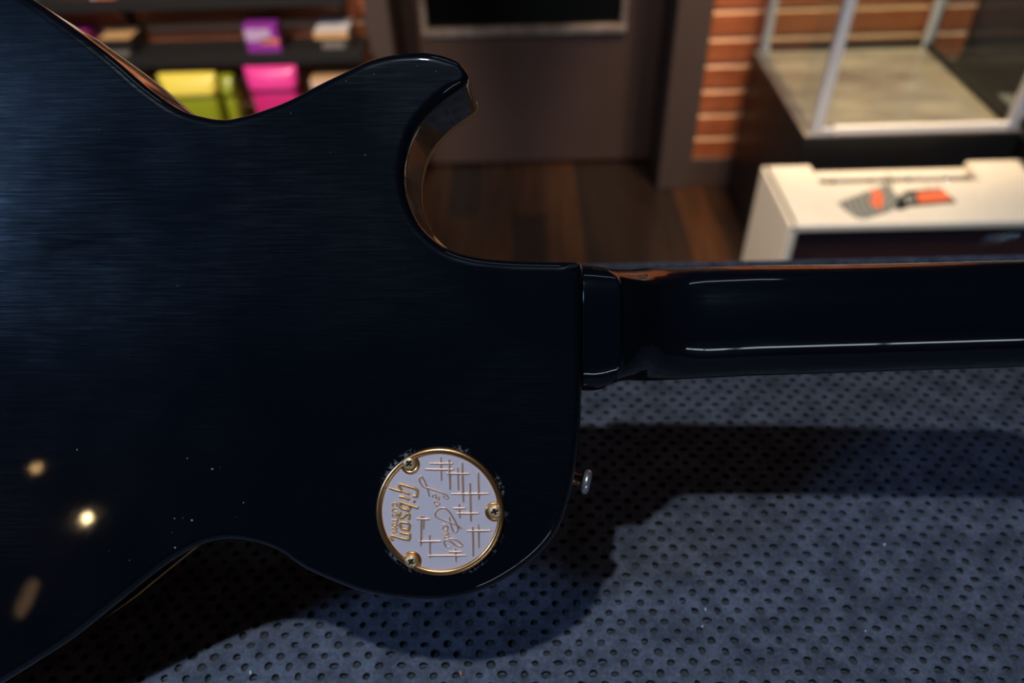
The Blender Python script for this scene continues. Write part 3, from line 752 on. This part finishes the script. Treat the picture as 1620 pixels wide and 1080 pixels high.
# neck
def gpx(px, z): return gl(px, 500, z)[0]
top_e = [(921, 417.5), (935, 418), (950, 420), (970, 422), (1000, 424), (1060, 424.5), (1100, 424.5), (1200, 420.5), (1400, 418), (1620, 413)]
bot_e = [(921, 619), (936, 619.5), (950, 617), (965, 612), (980, 607.5), (1022, 603), (1100, 599.5), (1200, 594.5), (1400, 588.5), (1620, 582)]
u_list = sorted(set(list(np.linspace(917, 1060, 66)) + list(np.linspace(1060, 1760, 36))))
def sm(t): t = max(0, min(1, t)); return t * t * (3 - 2 * t)
def edge_z(px): return -0.050 + 0.012 * (px - 920) / 700.0          # fretboard edge depth
NS = 48
bm = bmesh.new(); rows = []; brd = []
for px_ in u_list:
    ze = edge_z(px_)
    heel = 1 - sm((px_ - 960) / 80)
    zs = ze + (0.040) * heel * 0.75
    yt = np.interp(px_, [a for a, _ in top_e], [b for _, b in top_e]); yb = np.interp(px_, [a for a, _ in bot_e], [b for _, b in bot_e])
    if px_ > 1620: yt = 413 - (px_ - 1620) * 0.022; yb = 582 - (px_ - 1620) * 0.03
    A = gl(px_, yt, zs); B = gl(px_, yb, zs)
    xx = gl(px_, 510, ze + 0.02)[0]
    hw = (A[1] - B[1]) / 2; cy = (A[1] + B[1]) / 2
    row = []
    for k in range(NS + 1):
        a = -math.pi / 2 + math.pi * k / NS
        s = math.sin(a)
        u0 = 972 - 34 * abs(s) ** 3.0
        bl = 0.16 * sm((px_ - u0) / 7) + 0.84 * (sm((px_ - u0) / 80) * .5 + sm((px_ - u0) / 135) * .5)
        nexp = 5.5 * (1 - bl) + 2.15 * bl
        hh = (-0.0022 - ze) * (1 - bl) + (0.0205 + 0.0015 * 0) * bl
        yy = math.copysign(abs(s) ** (2 / nexp), s) * hw
        zz = ze + hh * abs(math.cos(a)) ** (2 / nexp)
        row.append(Vector((xx, cy + yy, zz)))
    rows.append(row)
    brd.append((xx, cy, hw, ze))
vs = grid_mesh(bm, rows)
for r in (vs[0], vs[-1]): bm.faces.new(r)
for i in range(len(vs) - 1): bm.faces.new((vs[i][0], vs[i + 1][0], vs[i + 1][-1], vs[i][-1]))
bmesh.ops.recalc_face_normals(bm, faces=bm.faces)
for f in bm.faces: f.smooth = len(f.verts) == 4
obj('neck', bm, LACQN, guitar)
def strip(name, z0, z1, grow, m):
    bm = bmesh.new(); rr = []
    for xx, cy, hw, ze in brd:
        h = hw + grow
        rr.append([Vector((xx, cy - h, ze + z1)), Vector((xx, cy + h, ze + z1)), Vector((xx, cy + h, ze + z0)), Vector((xx, cy - h, ze + z0))])
    v = grid_mesh(bm, rr, True); bm.faces.new(v[0]); bm.faces.new(v[-1])
    obj(name, bm, m, guitar)
strip('fretboard_binding', -0.0058, -0.0001, 0.0001, BIND)
strip('fretboard', -0.0066, -0.0059, -0.0006, ROSEW)

# strap button
sb = gl(908, 757, -0.024)
nd = Vector((0.97, -0.22, 0.10)).normalized()
bmx = Matrix.Translation(Vector(sb) - nd * 0.0028) @ nd.to_track_quat('Z', 'Y').to_matrix().to_4x4()
bm = bmesh.new(); lathe(bm, [(0.0035, -0.002), (0.0042, 0.0), (0.0030, 0.0022), (0.0026, 0.0045), (0.0030, 0.0062)], 28, bmx)
stb = obj('strap_button', bm, RUSTY, guitar, True)
bm = bmesh.new(); lathe(bm, [(0.0030, 0.0060), (0.0048, 0.0068), (0.0057, 0.0080), (0.0058, 0.0090), (0.0053, 0.0100), (0.0040, 0.0106), (0.0022, 0.0104)], 32, bmx)
o = obj('button_head', bm, NICKEL, stb, True); o['label'] = 'pale worn nickel flange'

# ---- switch cavity cover
def c1p(x, y, z): return gl(560 + x / 4.32, 680 + y / 4.32, z)
k1 = CR / 440.0                               # metres per crop pixel
PZ = 0.0014
bm = bmesh.new()
def circ(r, z, n=128): return [Vector((CC[0] + r * math.cos(2 * math.pi * i / n), CC[1] + r * math.sin(2 * math.pi * i / n), z)) for i in range(n)]
vs = grid_mesh(bm, [circ(CR - 0.0010, 0.0002), circ(CR - 0.0022, PZ)], True); bm.faces.new(vs[-1]); bm.faces.new(vs[0])
plate = obj('switch_cover', bm, FROST, guitar); plate['label'] = 'round frosted lilac-silver cover with raised gold lettering'
bm = bmesh.new()
prof = []
for i in range(13):
    a = math.pi * (1 - i / 12)
    prof.append((CR - 0.00135 + 0.00135 * -math.cos(a) * -1, 0))
rows = [circ(CR, 0.0001)]
for i in range(15):
    a = math.pi * i / 14
    rows.append(circ(CR - 0.0014 + 0.0014 * math.cos(a), 0.0012 + 0.0011 * math.sin(a)))
rows.append(circ(CR - 0.0030, PZ - 0.0001))
grid_mesh(bm, rows, True)
obj('rim', bm, GOLD, plate, True)
for (bxp, byp, sxp, syp) in ((388, 232, 383, 222), (962, 552, 966, 548), (400, 886, 398, 888)):
    b = c1p(bxp, byp, 0); s = c1p(sxp, syp, 0); rb_ = 68 * k1
    bm = bmesh.new(); rows = []
    for rr_, zz in ((rb_, PZ - 0.0001), (rb_ - 0.0003, PZ + 0.0005), (rb_ - 0.0009, PZ + 0.0007), (rb_ - 0.0013, PZ + 0.0004), (rb_ - 0.0018, PZ + 0.0003), (0.0004, PZ + 0.0003)):
        row = []
        for i in range(48):
            p = Vector((b[0] + rr_ * math.cos(i * math.pi / 24), b[1] + rr_ * math.sin(i * math.pi / 24), zz))
            dv = Vector((p.x - CC[0], p.y - CC[1])); 
            if dv.length > CR - 0.0004: dv *= (CR - 0.0004) / dv.length
            row.append(Vector((CC[0] + dv.x, CC[1] + dv.y, zz)))
        rows.append(row)
    v = grid_mesh(bm, rows, True); bm.faces.new(v[-1])
    obj('screw_boss', bm, GOLD, plate, True)
    # pan-head cross screw as a height field
    rs = 46 * k1; n = 44; bm = bmesh.new(); g = {}
    ca, sa = math.cos(0.12 + sxp * .01), math.sin(0.12 + sxp * .01)
    rws = []
    for ir in range(23):
        r = rs * ir / 22.0; row = []
        for ia in range(64):
            an = ia * math.pi / 32
            x, y = r * math.cos(an), r * math.sin(an)
            t = r / rs
            z = PZ + 0.0006 + 0.0011 * math.sqrt(max(0, 1 - t ** 4)) - (0.0012 if ir == 22 else 0)
            if 0.62 < t < 0.74: z -= 0.00008
            u, v_ = abs(x * ca + y * sa), abs(-x * sa + y * ca)
            arm = 0.52 * rs; wd = 0.15 * rs
            if (u < arm and v_ < wd) or (v_ < arm and u < wd): z -= 0.0008
            row.append(Vector((s[0] + x, s[1] + y, z)))
        rws.append(row)
    grid_mesh(bm, rws, True)
    for f in bm.faces:
        c = f.calc_center_median(); x, y = c.x - s[0], c.y - s[1]
        u, v_ = abs(x * ca + y * sa), abs(-x * sa + y * ca)
        if (u < arm and v_ < wd) or (v_ < arm and u < wd): f.material_index = 1
    bmesh.ops.remove_doubles(bm, verts=bm.verts, dist=1e-7)
    obj('screw', bm, [GOLD_PALE, SLOT_SHADE], plate, True)

# raised decoration and lettering (strokes in cover coordinates)
def taper(n, w, a=0.55, b=0.8):
    out = []
    for i in range(n):
        t = i / (n - 1); out.append(w * (a + (1 - a) * math.sin(math.pi * (0.12 + 0.76 * t)) ** 0.6))
    return out
def stroke(pts, wpx, conv, zc=PZ + 0.0001, smooth=True, tp=True):
    P = crom(pts, 5) if smooth and len(pts) > 2 else [np.array(pts[0]) + (np.array(pts[-1]) - np.array(pts[0])) * t for t in np.linspace(0, 1, 9)] if len(pts) == 2 else [np.array(p) for p in pts]
    P3 = [conv(p[0], p[1], zc) for p in P]
    wm = wpx * k1
    return (P3, taper(len(P3), wm) if tp else wm)
HB_ = [((515, 228), (675, 228)), ((485, 268), (680, 268)), ((632, 296), (790, 297)), ((665, 435), (922, 433)), ((678, 533), (765, 533)), ((703, 568), (852, 568)), ((772, 688), (932, 686)),
       ((428, 607), (518, 607)), ((442, 760), (595, 758)), ((505, 857), (767, 855)), ((648, 831), (742, 830))]
VB_ = [((592, 185), (598, 345)), ((650, 198), (656, 405)), ((708, 255), (713, 410)), ((738, 222), (746, 490)), ((848, 290), (852, 472)), ((792, 362), (798, 620)), ((718, 505), (722, 600)),
       ((810, 660), (814, 860)), ((850, 645), (853, 805)), ((460, 588), (456, 790)), ((475, 585), (475, 675)), ((516, 715), (520, 872)), ((692, 808), (697, 900))]
tubes('raised_bars', [stroke([(a[0], a[1]), (b[0], b[1])], 8.5, c1p) for a, b in HB_] + [stroke([a, b], 8.0 if abs(a[1] - b[1]) > 180 else 6.5, c1p, PZ + 0.00015) for a, b in VB_], EMBOSS, plate)
def c2p(x, y, z): return gl(655 + x / 8.31, 745 + y / 8.31, z)
K2 = 4.32 / 8.31
def st2(pts, w): return stroke(pts, w * K2, c2p)
script = [st2([(200, 330), (178, 240), (150, 160), (118, 95), (88, 68), (66, 95), (80, 150), (125, 200), (200, 225), (300, 258), (380, 285), (430, 318), (448, 348), (425, 358), (375, 322)], 13),
          st2([(243, 345), (240, 322), (262, 300), (285, 315), (282, 338), (300, 368), (325, 368), (320, 345), (290, 330)], 11),
          st2([(262, 405), (275, 392), (330, 415), (335, 430), (300, 442), (268, 430), (262, 405)], 10), st2([(296, 442), (297, 480)], 7),
          st2([(625, 752), (560, 705), (470, 672), (380, 638), (300, 606), (274, 560), (306, 505), (380, 480), (442, 510), (500, 590), (548, 680), (576, 740), (562, 790), (530, 800), (500, 755), (476, 680), (462, 602)], 13),
          st2([(358, 702), (400, 700), (440, 725), (438, 765), (400, 770), (376, 745), (395, 715), (448, 735)], 11),
          st2([(378, 792), (420, 790), (458, 822), (400, 812), (385, 835), (420, 838), (462, 862), (410, 862), (400, 890)], 10),
          st2([(402, 905), (470, 885), (550, 900), (628, 965), (610, 985), (540, 965), (470, 915), (402, 905), (396, 945), (425, 990), (468, 995)], 13)]
tubes('script_lettering', script, EMBOSS, plate)
def c3p(x, y, z): return gl(605 + x / 9.82, 755 + y / 9.82, z)
K3 = 4.32 / 9.82
def st3(pts, w, sm_=False): return stroke(pts, w * K3, c3p, PZ + 0.0001, sm_, False)
def dense(pts, n=6):
    out = []
    for a, b in zip(pts[:-1], pts[1:]):
        for i in range(n): out.append((a[0] + (b[0] - a[0]) * i / n, a[1] + (b[1] - a[1]) * i / n))
    out.append(pts[-1]); return out
logo = [[(475, 285), (535, 292), (545, 200), (505, 168), (265, 98), (262, 150), (300, 205), (415, 252)], [(112, 160), (200, 190), (300, 215)],
        [(262, 292), (340, 305), (412, 340)], [(485, 362), (497, 378)],
        [(262, 378), (420, 428), (552, 470)], [(275, 385), (268, 455), (300, 480), (405, 510), (425, 480), (420, 440)],
        [(282, 530), (262, 560), (268, 615), (300, 628), (345, 590), (395, 555), (420, 580), (410, 650)],
        [(290, 690), (395, 705), (425, 745), (415, 750), (410, 818), (300, 790), (272, 750), (278, 700)],
        [(268, 850), (340, 870), (425, 880), (425, 930), (405, 968), (270, 935), (140, 893), (128, 930), (150, 962), (172, 950)]]
LOGOM = mat('warm_gold_relief', (1.0, 0.58, 0.24), 0.42, 0.85)
tubes('logo_lettering', [st3(dense(p), 23) for p in logo], LOGOM, plate)
glyph = {'C': [[(0.9, 0.75), (0.6, 1), (0.2, 0.85), (0.05, 0.5), (0.2, 0.15), (0.6, 0), (0.9, 0.25)]], 'U': [[(0.05, 1), (0.08, 0.25), (0.5, 0), (0.9, 0.25), (0.95, 1)]],
         'S': [[(0.9, 0.8), (0.5, 1), (0.1, 0.75), (0.5, 0.5), (0.9, 0.25), (0.5, 0), (0.1, 0.2)]], 'T': [[(0.0, 1), (1, 1)], [(0.5, 1), (0.5, 0)]],
         'O': [[(0.5, 1), (0.1, 0.75), (0.1, 0.25), (0.5, 0), (0.9, 0.25), (0.9, 0.75), (0.5, 1)]], 'M': [[(0.0, 0), (0.08, 1), (0.5, 0.2), (0.92, 1), (1, 0)]]}
small = []
for ch, y0 in zip('CUSTOM', (392, 474, 556, 632, 704, 782)):
    hgt = 58 if ch != 'M' else 64
    for s_ in glyph[ch]:
        small.append(st3(dense([(148 + v * 84, y0 + u * hgt) for u, v in s_], 3), 12.5))
tubes('small_lettering', small, LOGOM, plate)

# small nicks in the lacquer
NICK = mat('bare_nick', (0.28, 0.28, 0.3), 0.5)
nicks = [(296, 725, 2.2), (336, 742, 3), (348, 739, 1.2), (122, 711, 2.5), (304, 823, 3.2), (289, 819, 1.2), (276, 820, 2), (385, 795, 2), (281, 452, 1.2), (548, 128, 1.4), (592, 117, 1), (460, 179, 1.2), (172, 871, 1.2), (205, 886, 1.6),
         (578, 245, 1.4), (157, 205, 1.2), (1190, 455, 1.4), (1329, 494, 1.6), (277, 866, 2.6), (272, 842, 1.5), (374, 817, 1.2), (523, 241, 0.9), (660, 104, 1), (690, 113, 1)]
bm = bmesh.new()
for x, y, s in nicks:
    if x > 930: continue
    p = gl(x, y, 0.00002); n = 9; r0 = s * 0.27e-3 * 0.55
    vv = [bm.verts.new((p[0] + r0 * random.uniform(.5, 1.5) * math.cos(2 * math.pi * i / n), p[1] + r0 * random.uniform(.5, 1.5) * math.sin(2 * math.pi * i / n), p[2])) for i in range(n)]
    c = bm.verts.new((p[0], p[1], p[2] + 0.00008))
    for i in range(n): bm.faces.new((vv[i], vv[(i + 1) % n], c))
o = obj('lacquer_nicks', bm, NICK, guitar); o['kind'] = 'stuff'

# ------------------------------------------------------------------ glowing panel added behind the camera to put streaks on the neck
wn = empty('streak_panel_1', (0.9, YF, 0)); struct(wn, 'added glowing panel behind the camera')
WG = mat('streak_panel_glow', (0.6, 0.7, 0.9), 0.3, emit=((0.75, 0.9, 1.0), 7))
for k in range(3): box('pane', (-0.9 + 0.62 * k, 0.012, 1.12), (-0.33 + 0.62 * k, 0.016, 1.30), WG, wn)
bm = bmesh.new(); bx(bm, (-0.96, 0, 1.06), (1.0, 0.01, 1.36)); obj('streak_panel_frame', bm, TRIMP, wn)
# ------------------------------------------------------------------ ceiling lamps behind the camera (seen mirrored in the lacquer)
def mirror_dir(px, py):
    V = vn((px - 810, py - 540, F)); Rf = V - 2 * V.dot(NRM) * NRM
    t = GO.dot(NRM) / V.dot(NRM)
    return c2w(V * t), M3.dot(Rf)
def ceiling_lamp(px, py, z, rad, col, strength, label, tall=1.0):
    P, d = mirror_dir(px, py); t = (z - P[2]) / d[2]; L = P + d * t
    print('lamp', L)
    t_ = empty('pendant_lamp', (L[0], L[1], z), label, 'lamp', 'ceiling lamps behind the camera')
    bm = bmesh.new(); bmesh.ops.create_uvsphere(bm, u_segments=24, v_segments=12, radius=rad)
    for v in bm.verts: v.co.z = v.co.z * tall - rad * (tall - 1)
    obj('bulb', bm, mat('warm_bulb_glow', (1, .8, .5), 0.4, emit=(col, strength)), t_, True)
    bm = bmesh.new(); lathe(bm, [(0.006, HC - z), (0.006, rad + 0.04), (0.025, rad + 0.03), (rad * 1.5, rad * 0.7), (rad * 1.45, rad * 0.65), (0.02, rad + 0.02)], 24)
    obj('lamp_shade', bm, BLACK, t_, True)
ceiling_lamp(137, 820, 2.45, 0.020, (1.0, 0.74, 0.38), 110, 'warm pendant lamp behind the camera, right of the pair')
ceiling_lamp(56, 742, 2.45, 0.012, (1.0, 0.6, 0.25), 26, 'warm pendant lamp behind the camera, left of the pair')

ceiling_lamp(52, 925, 1.98, 0.022, (1.0, 0.6, 0.28), 1.3, 'tall dim amber pendant lamp behind the camera', 3.2)
